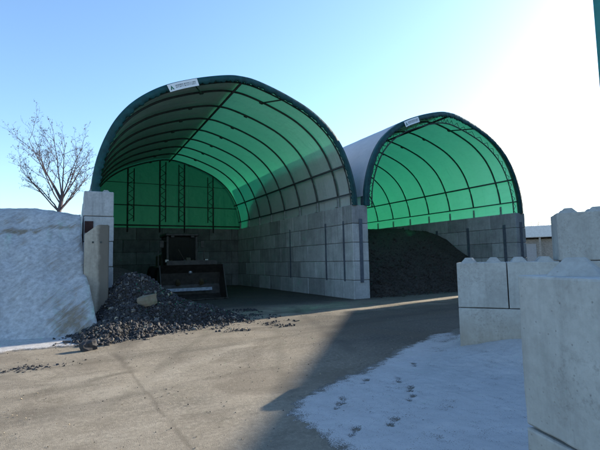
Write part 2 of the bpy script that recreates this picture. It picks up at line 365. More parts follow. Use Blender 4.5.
def fabric_hall(label, cx, hw, dz, y0, y1, ribs, sign_u, lacing):
    T = thing('fabric_hall', label, 'fabric hall', (cx, y0, 0), 0, 'green fabric roofed storage halls')
    Lh = y1-y0; P = profile(hw, dz)
    ys = [0]+[r-y0 for r in ribs]+[Lh]
    rows = []
    for a, b in zip(ys[:-1], ys[1:]):
        for k in range(4): rows.append((a+(b-a)*k/4, .035*math.sin(math.pi*k/4)*min(1, (b-a)/1.8)))
    rows.append((Lh, 0)); V = []
    for y, s in rows:
        for i, q in enumerate(offset(P, s)):
            V.append((q.x, y, q.y + .006*fbm(q.x, y, cx, 1.5)))
    n = len(P)
    Fc = [(j*n+i, j*n+i+1, (j+1)*n+i+1, (j+1)*n+i) for j in range(len(rows)-1) for i in range(n-1)]
    link('canopy', mesh('canopy', V, Fc, True), MFAB, T)
    # frozen snow on the slope away from sun, added to block transmitted light
    V = []; half = len(P)//2; sel = list(range(2, half+2))
    rowsf = [.12+(Lh-.2)*k/60 for k in range(61)]
    for y in rowsf:
        for i in sel:
            q = offset(P[max(0, i-1):i+2], -.022-.018*(.5+.5*fbm(y, i*.3, cx, .8)))[1]
            V.append((q.x, y, q.y))
    nn_ = len(sel)
    link('frozen_snow', mesh('frozen_snow', V, [(j*nn_+i, j*nn_+i+1, (j+1)*nn_+i+1, (j+1)*nn_+i) for j in range(60) for i in range(nn_-1)], True), MFROST, T)
    # hem: fabric wrapped round the front truss, puckered where it is laced
    Pf = profile(hw, dz, 10); V = []; m_ = len(Pf)
    for i, q in enumerate(Pf):
        pk = .025*math.sin(i*2.1)+.02*math.sin(i*.83)
        for d, y in ((-.02, .30), (-.028, -.03), (-.005, -.075), (.20+pk, -.065+pk*.6), (.225+pk, -.01), (.14, .05)):
            o_ = offset(Pf[max(0, i-1):i+2], d)[min(i, 1)] if 0 < i < m_-1 else offset(Pf[max(0, i-1):i+2], d)[0 if i == 0 else -1]
            V.append((o_.x, y, o_.y))
    k = 6; Fc = [(i*k+j, i*k+(j+1) % k, (i+1)*k+(j+1) % k, (i+1)*k+j) for i in range(m_-1) for j in range(k)]
    link('hem', mesh('hem', V, Fc, True), MHEM, T)
    # front truss: inner chord and zigzag lacing behind the hem
    ch = offset(P, .48 if lacing else .17); oc = offset(P, .26); V, Fc = [], []
    tube_data([(q.x, .16, q.y) for q in ch], .03, 6, True, V, Fc)
    for i in range(0, len(P)-2, 2) if lacing else ():
        a, b, c = oc[i], ch[i+1], oc[i+2]
        tube_data([(a.x, .16, a.y), (b.x, .16, b.y)], .012, 5, True, V, Fc); tube_data([(b.x, .16, b.y), (c.x, .16, c.y)], .012, 5, True, V, Fc)
    link('front_truss', mesh('front_truss', V, Fc, True), MSTEEL, T)
    # ribs with splice sleeves and galvanised foot posts
    rp = offset(P, .12); cut = [q for q in rp if q.y > 4.45+dz]
    v, f = tube_data([(q.x, 0, q.y) for q in cut], .043, 8); rme = mesh('rib', v, f, True); rme.materials.append(MSTEEL)
    a, b = cut[0], cut[-1]
    bm = bmesh.new(); add_box(bm, (0, 0, .24), (.075, .075, .46)); add_box(bm, (0, 0, .012), (.2, .2, .02)); pme = bpy.data.meshes.new('foot_post'); bm.to_mesh(pme); bm.free(); pme.materials.append(MGALV)
    bm = bmesh.new(); add_box(bm, (0, 0, 0), (.17, .11, .11), None, .02); sme = bpy.data.meshes.new('splice'); bm.to_mesh(sme); bm.free(); sme.materials.append(MSTEEL)
    for r in ribs:
        ro = link('rib', rme, None, T, (0, r-y0, 0))
        for q in (a, b): link('foot_post', pme, None, ro, (q.x, 0, 4.0))
        for sg in (-1, 1):
            i = len(rp)//2+sg*7; q = rp[i]; so_ = link('splice', sme, None, ro, (q.x, 0, q.y-.03))
            t = rp[i+1]-rp[i-1]; so_.rotation_euler = (0, -math.atan2(t.y, t.x), 0)
    mid = len(rp)//2
    def at_z(z, sg): return min((q for q in offset(P, .16) if q.x*sg > 0), key=lambda q: abs(q.y-z))
    lines = [(Vector((0, 8.665+dz-.17)), .05)]+[(at_z(z, sg), r) for z, r in ((5.62+dz, .045), (4.55+dz, .035)) for sg in (-1, 1)]
    for q, r in lines: tube('purlin', [(q.x, .1, q.y), (q.x, Lh-.2, q.y)], r, MSTEEL, T, 6)
    for sg in (-1, 1):
        q0, q1 = rp[mid+sg*9], rp[mid+sg*7]
        tube('brace', [(q0.x, .1, q0.y), (q1.x, ribs[0]-y0, q1.y-.05)], .03, MSTEEL, T, 6)
    # white tags / rail on the wall tops
    # rear gable
    gy = Lh-.03; pts = [q for q in offset(P, -.012)]
    V = [(q.x, gy, q.y) for q in pts]; nb = 40; xs = [pts[-1].x+(pts[0].x-pts[-1].x)*i/nb for i in range(nb+1)]
    low = [(x, gy+.01*math.sin(i*2), 3.80+dz*.5+(.07 if i % 2 else 0)) for i, x in enumerate(xs)]
    V += low; bm = bmesh.new(); vs = [bm.verts.new(v) for v in V]; fc = bm.faces.new(vs); bmesh.ops.triangulate(bm, faces=[fc])
    link_bm('gable', bm, MGAB, T)
    for xr in (-2.5, -.57, 1.0, 2.93):
        x = xr*hw/4.9; top = min(pts, key=lambda q: abs(q.x-x)).y-.1
        V, Fc = [], []
        tube_data([(x, gy-.12, 3.7), (x, gy-.12, top)], .05, 6, True, V, Fc)
        s = 1 if xr in (-2.5, -.57) else -1
        tube_data([(x+s*.38, gy-.12, 4.4), (x+s*.38, gy-.12, top-.05)], .035, 6, True, V, Fc)
        z = 4.4; i = 0
        while z < top-.35:
            a_, b_ = (x, x+s*.38) if i % 2 == 0 else (x+s*.38, x)
            tube_data([(a_, gy-.12, z), (b_, gy-.12, z+.3)], .02, 5, True, V, Fc); z += .3; i += 1
        link('gable_truss', mesh('gable_truss', V, Fc, True), MSTEEL, T)
    for z, r in ((5.45+dz, .035), (4.15+dz, .05), (6.9+dz, .02)):
        xm = max(q.x for q in pts if q.y > z)-.1
        tube('gable_rail', [(-xm, gy-.2, z), (xm, gy-.2, z)], r, MSTEEL, T, 6)
    # banner on the hem
    u0, u1 = sign_u; mo = offset(Pf, .17); sel = [i for i, q in enumerate(mo) if u0 <= q.x <= u1]
    V = []; inn, outp = offset(Pf, .28), offset(Pf, .02)
    for i in sel:
        for q in (outp[i], inn[i]): V += [(q.x, -.125, q.y), (q.x, -.115, q.y)]
    Fc = []
    for i in range(len(sel)-1):
        b = i*4; c = b+4
        Fc += [(b, b+2, c+2, c), (b+1, c+1, c+3, b+3), (b, c, c+1, b+1), (b+2, b+3, c+3, c+2)]
    Fc += [(0, 1, 3, 2), (len(V)-4, len(V)-2, len(V)-1, len(V)-3)]
    bn = link('banner', mesh('banner', V, Fc), MWHITE, T)
    def on_b(u, v):    # u along banner, v across (0 outer edge .. 1 inner edge)
        t = u*(len(sel)-1); i = min(int(t), len(sel)-2); fr = t-i
        o_ = outp[sel[i]].lerp(outp[sel[i+1]], fr); n_ = inn[sel[i]].lerp(inn[sel[i+1]], fr); q = o_.lerp(n_, v)
        return (q.x, -.128, q.y)
    V, Fc = [], []
    def patch(ua, ub, va, vb):
        k = len(V); V.extend([on_b(ua, va), on_b(ua, vb), on_b(ub, vb), on_b(ub, va)]); Fc.append((k, k+1, k+2, k+3))
    u = .26; rr = random.Random(3)
    while u < .93:
        wd = rr.choice((.018, .024, .03)); patch(u, u+wd*.45, .3, .72)
        if rr.random() < .6: patch(u, u+wd, .3, .40)
        if rr.random() < .5: patch(u, u+wd, .62, .72)
        u += wd+.016
    link('lettering', mesh('lettering', V, Fc), MINK, bn)
    V, Fc = [], []
    k = 0; V += [on_b(.05, .8), on_b(.12, .2), on_b(.19, .8), on_b(.145, .8), on_b(.12, .55), on_b(.095, .8)]; Fc = [(0, 5, 4, 1), (4, 3, 2, 1)]
    link('logo', mesh('logo', V, Fc), MINKG, bn)
    return T
ribs = [16.2+1.86*i for i in range(7)]+[29.1]
fabric_hall('left green fabric hall with a wheel loader parked inside its mouth', 5.50, 5.07, 0, 15.0, 29.6, ribs, (-2.78, -1.70), False)
fabric_hall('right green fabric hall sheltering the black compost heap', 16.25, 5.22, .15, 15.0, 29.6, ribs, (-2.95, -2.0), True)

# ------------------------------------------------------------------ hall block walls
def block_mesh(L, W, H, bev=.022, seed=0):
    bm = bmesh.new(); add_box(bm, (0, 0, 0), (L-.012, W, H-.012), None, bev)
    me = bpy.data.meshes.new('concrete_block'); bm.to_mesh(me); bm.free(); return me
BM = {}
MCORE = simple('dark_light_stop', (.06, .06, .058), .95, .1)
def blk(L, W, H, mat, bev=.022):
    k = (round(L, 3), round(W, 3), round(H, 3), mat.name)
    if k not in BM: BM[k] = block_mesh(L, W, H, bev); BM[k].materials.append(mat)
    return BM[k]
def block_wall(label, x, y, axis, length, thick, courses=5, H=.8, mat=MC, off=0, jit=.008, L0=1.6):
    """blocks laid in running bond along local +X from the origin; centred on local Y"""
    T = thing('block_wall', label, 'block wall', (x, y, 0), axis)
    box('light_stop_core', (length/2, 0, courses*H/2-.02), (length-.05, thick-.07, courses*H-.06), MCORE, T)  # hidden core added to stop light leaking through the block joints
    rr = random.Random(int(x*10+y))
    for c in range(courses):
        u = 0
        first = L0/2 if (c+off) % 2 else L0
        while u < length-.05:
            L = min(first if u == 0 else L0, length-u)
            if length-u-L < .35: L = length-u
            o = link('concrete_block', blk(L, thick, H, mat), None, T, (u+L/2, rr.uniform(-jit, jit), c*H+H/2))
            u += L
    return T
WL = block_wall('concrete block wall under the left edge of the left fabric hall, its front end facing the yard', .635, 14.9, R(90), 15.3, .86)
WM = block_wall('concrete block wall shared by the two fabric halls, between loader and compost heap', 10.745, 15.0, R(90), 15.2, .81, off=1)
WR = block_wall('concrete block wall under the right edge of the right fabric hall', 21.28, 15.0, R(90), 15.2, .78, off=0)
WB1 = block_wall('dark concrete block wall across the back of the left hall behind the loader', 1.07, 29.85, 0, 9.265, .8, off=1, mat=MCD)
WB2 = block_wall('concrete block wall across the back of the right hall behind the compost heap', 11.155, 29.85, 0, 9.73, .8)
def strap(parent, u, side, z0, z1, th, wd=.14):
    box('steel_strap', (u, side*(th/2+.016), (z0+z1)/2), (wd, .014, z1-z0), MSTRAP, parent, None, 0)
for u in (.68, 2.2, 5.95): strap(WM, u, 1, .75, 3.35, .81, .11)
box('steel_strap', (-.014, 0, 2.05), (.012, .17, 2.7), MSTRAP, WM)
for u in (.72, 3.2, 5.7): strap(WR, u, 1, .5, 3.4, .78, .18)
box('steel_strap', (-.014, 0, 2.0), (.012, .2, 3.0), MSTRAP, WR)
bm = bmesh.new(); add_box(bm, (-.06, -.25, 2.75), (.1, .22, .4)); add_box(bm, (-.05, -.25, 2.75), (.06, .3, .1))
box('rusty_plate', (-.02, .28, 2.86), (.03, .24, .36), MRUST, WL); bm.free()
# stud lumps on the top of the front blocks
def frustum(L, W, l, w_, h, name='stud'):
    v = [(-L/2, -W/2, 0), (L/2, -W/2, 0), (L/2, W/2, 0), (-L/2, W/2, 0), (-l/2, -w_/2, h), (l/2, -w_/2, h), (l/2, w_/2, h), (-l/2, w_/2, h)]
    f = [(0, 1, 5, 4), (1, 2, 6, 5), (2, 3, 7, 6), (3, 0, 4, 7), (4, 5, 6, 7)]
    bm = bmesh.new(); vs = [bm.verts.new(p) for p in v]; [bm.faces.new([vs[i] for i in q]) for q in f]
    bmesh.ops.bevel(bm, geom=[e for e in bm.edges if min(p.co.z for p in e.verts) > h*.5 or abs(e.verts[0].co.z-e.verts[1].co.z) > .01], offset=.005, segments=1, affect='EDGES')
    me = bpy.data.meshes.new(name); bm.to_mesh(me); bm.free(); me.materials.append(MCF); return me
STUD = frustum(.25, .25, .11, .11, .085)
for yy in (-.2, .2): link('stud', STUD, None, WL, (.25, yy, 3.994))

# ------------------------------------------------------------------ yard block walls
def chipped(L, W, H, seed):
    bm = bmesh.new(); add_box(bm, (0, 0, 0), (L-.014, W, H-.012))
    bmesh.ops.subdivide_edges(bm, edges=bm.edges[:], cuts=19, use_grid_fill=True)
    hx, hy, hz = (L-.014)/2, W/2, (H-.012)/2; rr = random.Random(seed); of = seed*3.71
    hs = (hx, hy, hz)
    for v in bm.verts:      # crowd the outermost loops against the edges so that the edges stay crisp
        for ax in range(3):
            k = round((v.co[ax]+hs[ax])/(2*hs[ax])*20)
            if k == 1: v.co[ax] = -hs[ax]+.014
            elif k == 19: v.co[ax] = hs[ax]-.014
    for v in bm.verts:
        e = [abs(abs(v.co.x)-hx) < 1e-4, abs(abs(v.co.y)-hy) < 1e-4, abs(abs(v.co.z)-hz) < 1e-4]
        k = sum(e); p = v.co + Vector((of, 0, 0))
        n0 = .5+.5*fbm(p.x, p.y, p.z, 3.5, 4); n1 = max(0, fbm(p.x+9, p.y, p.z, 6, 3)-.2)
        if k >= 2:
            a = .003+.005*n0+.022*n1
            v.co -= Vector(tuple(math.copysign(a*(.7+.3*rr.random()), c) if q else 0 for c, q in zip(v.co, e)))
        else:
            v.co -= Vector(tuple(math.copysign(.0015*n0, c) if q else 0 for c, q in zip(v.co, e)))
    me = bpy.data.meshes.new('concrete_block'); bm.to_mesh(me); bm.free(); me.materials.append(MCF); return me
def yard_wall(label, x, y, ang, tiers, W=.8, H=.8, studs=STUD, sp=.4, turn=0):
    """tiers: list of (z level, start, [lengths])"""
    T = thing('block_wall', label, 'block wall', (x, y, 0), ang)
    for z, u, Ls, top in tiers:
        for L in Ls:
            b = link('concrete_block', chipped(L, W, H, int(z*17+u*10+abs(x)*5)), None, T, (u+L/2, 0, z*H+H/2))
            if top:
                k = max(1, round(L/sp))
                for i in range(k):
                    for yy in (-W/4, W/4): link('stud', studs, None, b, (-L/2+(i+.5)*L/k, yy, H/2-.006)).rotation_euler = (0, 0, turn)
            u += L
    return T
dA = math.atan2(-.78, .62)
nA = Vector((.78, .62, 0))
pA = Vector((6.06, 5.58, 0)) + nA*.4
yard_wall('stepped concrete block wall with studs behind the snow patch, third tier at its right end', pA.x, pA.y, dA,
          [(0, 0, [1.62, 1.6, 1.6], False), (1, 0, [.82, .8], True), (1, 1.62, [.8]*4, False), (2, 1.60, [1.6, 1.6], True)])
dB = math.atan2(-.96, -.28); nB = Vector((.96, -.28, 0))
pB = Vector((2.145, 1.56, 0)) + nB*.4
STUDB = frustum(.24, .24, .085, .085, .09)
yard_wall('nearest concrete block stack at the right edge of the yard with one big stud on top', pB.x, pB.y, dB,
          [(0, 0, [.8, .8], False), (1, 0, [.8, .8], True)], studs=STUDB, turn=R(38))

# ------------------------------------------------------------------ L panel at the left wall
def panel():
    T = thing('concrete_panel', 'upright precast concrete panel with a sloping top corner, in front of the left hall wall', 'concrete panel', (.52, 13.25, 0))
    pr = [(-.31, 0), (.31, 0), (.31, 2.79), (.02, 2.79), (-.31, 2.52)]
    bm = bmesh.new(); a = [bm.verts.new((x, -.12, z)) for x, z in pr]; b = [bm.verts.new((x, .12, z)) for x, z in pr]
    bm.faces.new(a); bm.faces.new(b[::-1])
    for i in range(5): j = (i+1) % 5; bm.faces.new((a[j], a[i], b[i], b[j]))
    bmesh.ops.recalc_face_normals(bm, faces=bm.faces)
    bmesh.ops.bevel(bm, geom=list(bm.edges), offset=.02, segments=2, affect='EDGES')
    link_bm('wall_slab', bm, MCS, T)
    box('base_slab', (0, .55, .08), (.60, .8, .16), MCS, T)
    for i in range(2): box('anchor_socket', (.10-.2*i, -.123, 2.3), (.05, .012, .05), MSTEEL, T)
panel()

# ------------------------------------------------------------------ heaps and snow
def sand_h(x, y):
    yb = 11.75 - .12*(x+.5) if x < -.5 else 11.72
    yb += .15*fbm(x, 0, 5, .8)
    n = .22*fbm(x, y, 1, .7, 5) + .05*fbm(x, y, 2, 3, 4)
    front = (y-yb)*(1.02-.03*max(0, -x-2)) + .5*n
    ridge = 3.58 - .25*sstep(x, -1.6, .2) + .10*math.sin(x*.9+.5) - .06*max(0, x+1.2) - .10*max(0, -x-3) + .35*n
    back = 3.6-(y-17.5)*.7
    h = smin(smin(front, ridge, .5), back, .6)
    side = (.56-x)*5.5 if y < 13.1 else (.195-x)*30+2.2
    h = smin(h, side, .12)
    # caterpillar-like benches cut across the slope
    h += .05*math.sin((y+x*.35)*5.2)*sstep(h, .5, 1.5)*max(0, fbm(x, y, 9, .35)+.3)
    return h if h > -.1 else -.1
def sand_bare(x, y, z):
    b = .24
    b += .22*fbm((x*.8+z*.6)*1.0, (z*.8-x*.6)*.22, 6, 2.2, 4)
    b += .17*sstep(x, -1.2, .2)*sstep(z, 2.6, 1.0)
    b += .16*sstep(z, .9, .1)
    d = abs((z-2.55) - .12*(x+2.5) - .1*fbm(x, y, 4, 1.2)); b += .25*sstep(d, .14, .03)
    d = abs((x+2.3) - (z-1.9)*.55); b += .35*sstep(d, .16, .05)*sstep(z, 1.5, 1.8)*sstep(z, 2.7, 2.4)
    return b
heap = heightfield('sand_heap', -16, .75, 10.9, 21.0, .075, sand_h, MPILE, sand_bare)
tag(heap, 'large snow crusted sand heap against the left hall wall', 'sand heap')

def snow_right(x, y):
    # distance inside a rough outline drawn on the ground
    e = 0.42*(x-2.05)+.91*(y-3.1)          # along
    # left limit line from (2.1,3.5) through (3.4,5.4) to (6.3,7.4)
    P = [(2.08, 2.2), (2.0, 3.42), (1.88, 3.9), (1.98, 4.5), (2.4, 4.88), (3.02, 5.22), (3.65, 5.54), (4.40, 5.95), (5.6, 6.65), (7.0, 7.3), (12, 8.5)]
    best = 1e9; sgn = 1
    for (ax, ay), (bx, by) in zip(P[:-1], P[1:]):
        vx, vy = bx-ax, by-ay; t = max(0, min(1, ((x-ax)*vx+(y-ay)*vy)/(vx*vx+vy*vy)))
        d = math.hypot(x-ax-vx*t, y-ay-vy*t)
        if d < best: best = d; sgn = 1 if vx*(y-ay)-vy*(x-ax) < 0 else -1
    d = best*sgn + .13*fbm(x, y, 2, 1.1, 4) + .05*fbm(x, y, 7, 6, 4)
    # dark bay bitten out of the near end
    h = -.045 + .072*sstep(d, -.30, .40) + .010*fbm(x, y, 6, 2.5, 4)*sstep(d, 0, .5) + .008*fbm(x, y, 1, 11, 4)
    # drift rising towards the block wall
    q = Vector((x-6.06, y-5.58, 0)); a = q.dot(Vector((.62, -.78, 0))); b = -q.dot(nA)
    h += .30*sstep(b, 1.6, -.1)*sstep(a, -.7, 1.2)*sstep(d, .1, 1.0)
    for fx, fy, ang in FEET:
        c, s = math.cos(ang), math.sin(ang); u, v = (x-fx)*c+(y-fy)*s, -(x-fx)*s+(y-fy)*c
        k = max(sstep(math.hypot((u-.065)/.088, v/.05), 1.15, .8), sstep(math.hypot((u+.10)/.052, v/.043), 1.15, .8))
        h -= .022*k
    return h
FEET = []
for px, py, an in ((4.78, 5.35, 50), (4.02, 4.82, 55), (3.57, 4.99, 40), (2.88, 4.47, 60), (3.88, 4.42, 45), (3.64, 4.14, 30), (2.95, 3.65, 35), (2.46, 3.64, 40), (2.73, 4.35, 45)):
    FEET.append((px, py, R(an)))
sn = heightfield('snow', 1.6, 9.0, 2.4, 8.2, .025, snow_right, MSNOW, lambda x, y, z: 1-sstep(z-.30*sstep(-(Vector((x-6.06, y-5.58, 0))).dot(nA), 1.6, -.1)*sstep(Vector((x-6.06, y-5.58, 0)).dot(Vector((.62, -.78, 0))), -.7, 1.2), -.01, .03), cut=-.03); struct(sn)
def snow_left(x, y):
    d = min(y-10.15-.25*fbm(x, 1, 1, .8), 12.4-y, .5-x) + .16*fbm(x, y, 3, 1.6, 5) - .7*sstep(x, .0, .5)*sstep(y, 10.6, 10.2)
    return -.05+.07*sstep(d, -.05, .25)+.006*fbm(x, y, 1, 10, 3)
struct(heightfield('snow', -7, .7, 9.4, 12.3, .05, snow_left, MSNOW, lambda x, y, z: 1-sstep(z, -.005, .03), cut=-.03))

def comp_h(x, y):
    n = .10*fbm(x, y, 4, .6, 5)
    n += .035*fbm(x, y, 8, 3.0, 5)
    h = smin((y-15.55-.3*fbm(x, 0, 3, .5))*.64+n, 3.72+n*.8-.02*(x-11), .9)
    return max(h, -.1)
tag(heightfield('compost_heap', 11.13, 20.9, 15.1, 26, .10, comp_h, MCOMP), 'black compost heap filling the right fabric hall', 'compost heap')
def spoil_back(x, y):
    g = 1.75*math.exp(-((x-1.2)/2.0)**2-((y-19.0)/2.6)**2)+.08*fbm(x, y, 2, 1.2, 5)-.12
    return max(g, -.1)
tag(heightfield('dark_heap', 1.08, 5.2, 14.6, 25, .12, spoil_back, MCOMP), 'low dark heap along the inner left wall beside the loader', 'earth heap')

def rub_h(x, y):
    g = lambda cx, cy, sx, sy, a: a*math.exp(-((x-cx)/sx)**2-((y-cy)/sy)**2)
    h = g(1.1, 13.75, .6, .8, .40)+g(1.6, 13.35, .98, 1.0, 1.26)+g(2.7, 13.0, .9, .85, .38)+g(3.7, 12.6, .75, .7, .27)+g(1.1, 11.7, .75, .9, .42)+g(2.2, 12.0, .9, .7, .30)+g(.5, 10.8, .5, .7, .14)+g(3.4, 12.1, .8, .5, .14)
    return h-.10+.10*fbm(x, y, 3, 1.6, 4)
def rubble():
    T = thing('rubble_heap', 'loose heap of dark broken asphalt rubble at the left mouth of the left hall', 'rubble heap')
    b = heightfield('spoil_base', -.4, 5.6, 10.2, 15.6, .08, lambda x, y: max(rub_h(x, y), -.1), MSPOIL, cut=-.02); b.parent = T
    ico = bmesh.new(); bmesh.ops.create_icosphere(ico, subdivisions=1, radius=1)
    ico.verts.ensure_lookup_table(); IV = np.array([v.co[:] for v in ico.verts]); IF = np.array([[v.index for v in f.verts] for f in ico.faces]); ico.free()
    AV, AF, MI = [], [], []; k = 0; cnt = 0
    while cnt < 19000:
        x, y = rng.uniform(-.4, 5.6), rng.uniform(10.1, 15.4); h = rub_h(x, y)
        edge = h < .0
        if h < -.10 or (edge and rng.random() > max(0, (h+.10)/.10)**1.5): continue
        s = float(np.clip(rng.lognormal(-3.8, .5), .010, .065)) * (.7 if edge else 1)
        q = rng.normal(size=(3, 3)); q, _ = np.linalg.qr(q)
        v = IV*(1+rng.uniform(-.3, .3, (len(IV), 1)))*np.array([1, rng.uniform(.55, 1), rng.uniform(.4, .9)])*s
        AV.append(v@q.T+np.array([x, y, max(h, 0)+s*.35])); AF.append(IF+k); k += len(IV)
        light = rng.random(); mm = 0 if light < .88 else (1 if light < .975 else 2)
        MI += [mm]*len(IF); cnt += 1
    v = np.concatenate(AV); f = np.concatenate(AF)
    me = bpy.data.meshes.new('rubble'); me.from_pydata(v.tolist(), [], f.tolist())
    for x in (MCHD, MCHM, MCHT): me.materials.append(x)
    me.polygons.foreach_set('material_index', MI); me.update()
    stuff(link('rubble', me, None, T))
rubble()
def chunk(name, x, y, z, s, sc, mat, label, cat, group=None, rz=0, sub=2, rough=.35, seed=0):
    bm = bmesh.new(); bmesh.ops.create_cube(bm, size=2); bmesh.ops.subdivide_edges(bm, edges=bm.edges[:], cuts=2, use_grid_fill=True)
    for v in bm.verts:
        d = v.co.normalized(); v.co = v.co.lerp(d*1.25, .4)
        v.co *= 1+rough*fbm(d.x, d.y, d.z+seed*7.3, 1.6, 3)
        v.co = Vector((v.co.x*sc[0], v.co.y*sc[1], v.co.z*sc[2]))*s
    o = link_bm(name, bm, mat, None); o.location = (x, y, z); o.rotation_euler = (random.uniform(-.25, .25), random.uniform(-.25, .25), rz)
    return tag(o, label, cat, group)
chunk('stone_block', 1.72, 12.1, rub_h(1.72, 12.1)+.12, .19, (1.15, .8, .72), MSTONE, 'pale squared lump of broken concrete lying on the rubble heap', 'stone', rz=.5, rough=.15, seed=2)
chunk('rock', .27, 9.72, .07, .12, (1.1, .8, .8), MCHD, 'lone dark rock on the ground in front of the rubble heap', 'rock', rz=.3, seed=5)
for i, (x, y, q, lab) in enumerate((
    (4.35, 12.2, .075, 'rightmost dark asphalt chunk lying loose off the right tail of the rubble heap'),
    (4.1, 11.95, .06, 'small dark asphalt chunk second from the right beyond the rubble tail'),
    (3.75, 11.75, .085, 'bulky dark asphalt chunk in front of the right tail of the rubble heap'),
    (3.3, 11.4, .06, 'dark chunk alone in the sun before the middle of the rubble tail'),
    (2.7, 11.0, .07, 'grey chunk at the front foot of the rubble heap right of its middle'),
    (1.55, 10.55, .09, 'dark angular chunk at the front foot of the rubble heap, nearest the camera'),
    (.62, 10.05, .08, 'dark chunk between the lone rock and the front foot of the rubble heap'),
    (-.12, 10.75, .075, 'dark chunk at the left tip of the rubble heap beside the thin snow'))):
    q *= .75; chunk('asphalt_chunk', x, y, q*.4, q, (1.1, .9, .65), MCHM if 'grey' in lab else MCHD, lab, 'asphalt chunk', 'loose chunks round the rubble heap', i*1.3, seed=i+20)
# scattered grit: a small dark trail left, loose gravel over the yard
def scatter(name, n, fn, smin_, smax, mats, label, cat):
    AV, AF, MI = [], [], []; k = 0
    T4 = np.array([(1, 0, -.5), (-.5, .87, -.5), (-.5, -.87, -.5), (.1, 0, .8), (.6, .6, .1)]); TF = np.array([(0, 2, 1), (0, 4, 3), (4, 1, 3), (1, 2, 3), (2, 0, 3), (0, 1, 4)])
    for _ in range(n):
        x, y = fn(); s = smin_*(smax/smin_)**(rng.random()**2.2); q = rng.normal(size=(3, 3)); q, _r = np.linalg.qr(q)
        AV.append((T4*(1+rng.uniform(-.3, .3, (5, 1))))@q.T*s+np.array([x, y, s*.3+.004])); AF.append(TF+k); k += 5; MI += [int(rng.integers(len(mats)))]*6
    me = bpy.data.meshes.new(name); me.from_pydata(np.concatenate(AV).tolist(), [], np.concatenate(AF).tolist())
    for x in mats: me.materials.append(x)
    me.polygons.foreach_set('material_index', MI); me.update()
    o = link(name, me); tag(o, label, cat); return stuff(o)
scatter('grit', 240, lambda: (rng.normal(-.62, .30), rng.normal(8.5, .13)), .006, .035, [MCHD], 'little trail of dark crumbs on the dusty ground left', 'grit')
def clods(n):
    AV, AF = [], []; k = 0
    T4 = np.array([(1, 0, -.5), (-.5, .87, -.5), (-.5, -.87, -.5), (.1, 0, .8), (.6, .6, .1)]); TF = np.array([(0, 2, 1), (0, 4, 3), (4, 1, 3), (1, 2, 3), (2, 0, 3), (0, 1, 4)])
    for _ in range(n):
        x = rng.uniform(11.3, 20.7); y = 15.55+abs(rng.normal(0, 2.0))-.55*rng.random()**2; h = comp_h(x, y)
        s_ = float(np.clip(rng.lognormal(-3.2, .5), .015, .14)); q, _r = np.linalg.qr(rng.normal(size=(3, 3)))
        AV.append((T4*(1+rng.uniform(-.3, .3, (5, 1))))@q.T*s_+np.array([x, y, max(h, 0)+s_*.2])); AF.append(TF+k); k += 5
    me = bpy.data.meshes.new('compost_clods'); me.from_pydata(np.concatenate(AV).tolist(), [], np.concatenate(AF).tolist()); me.materials.append(MCOMP); me.update()
    stuff(tag(link('compost_clods', me), 'lumps and crumbs on the face and foot of the black compost heap', 'compost'))
clods(5000)
scatter('gravel', 7000, lambda: (rng.uniform(-3, 12), rng.uniform(3.6, 14.5)), .002, .012, [MCHT, MCHT, MCHM, MCHM, MCHD], 'loose fine gravel strewn over the yard', 'gravel')

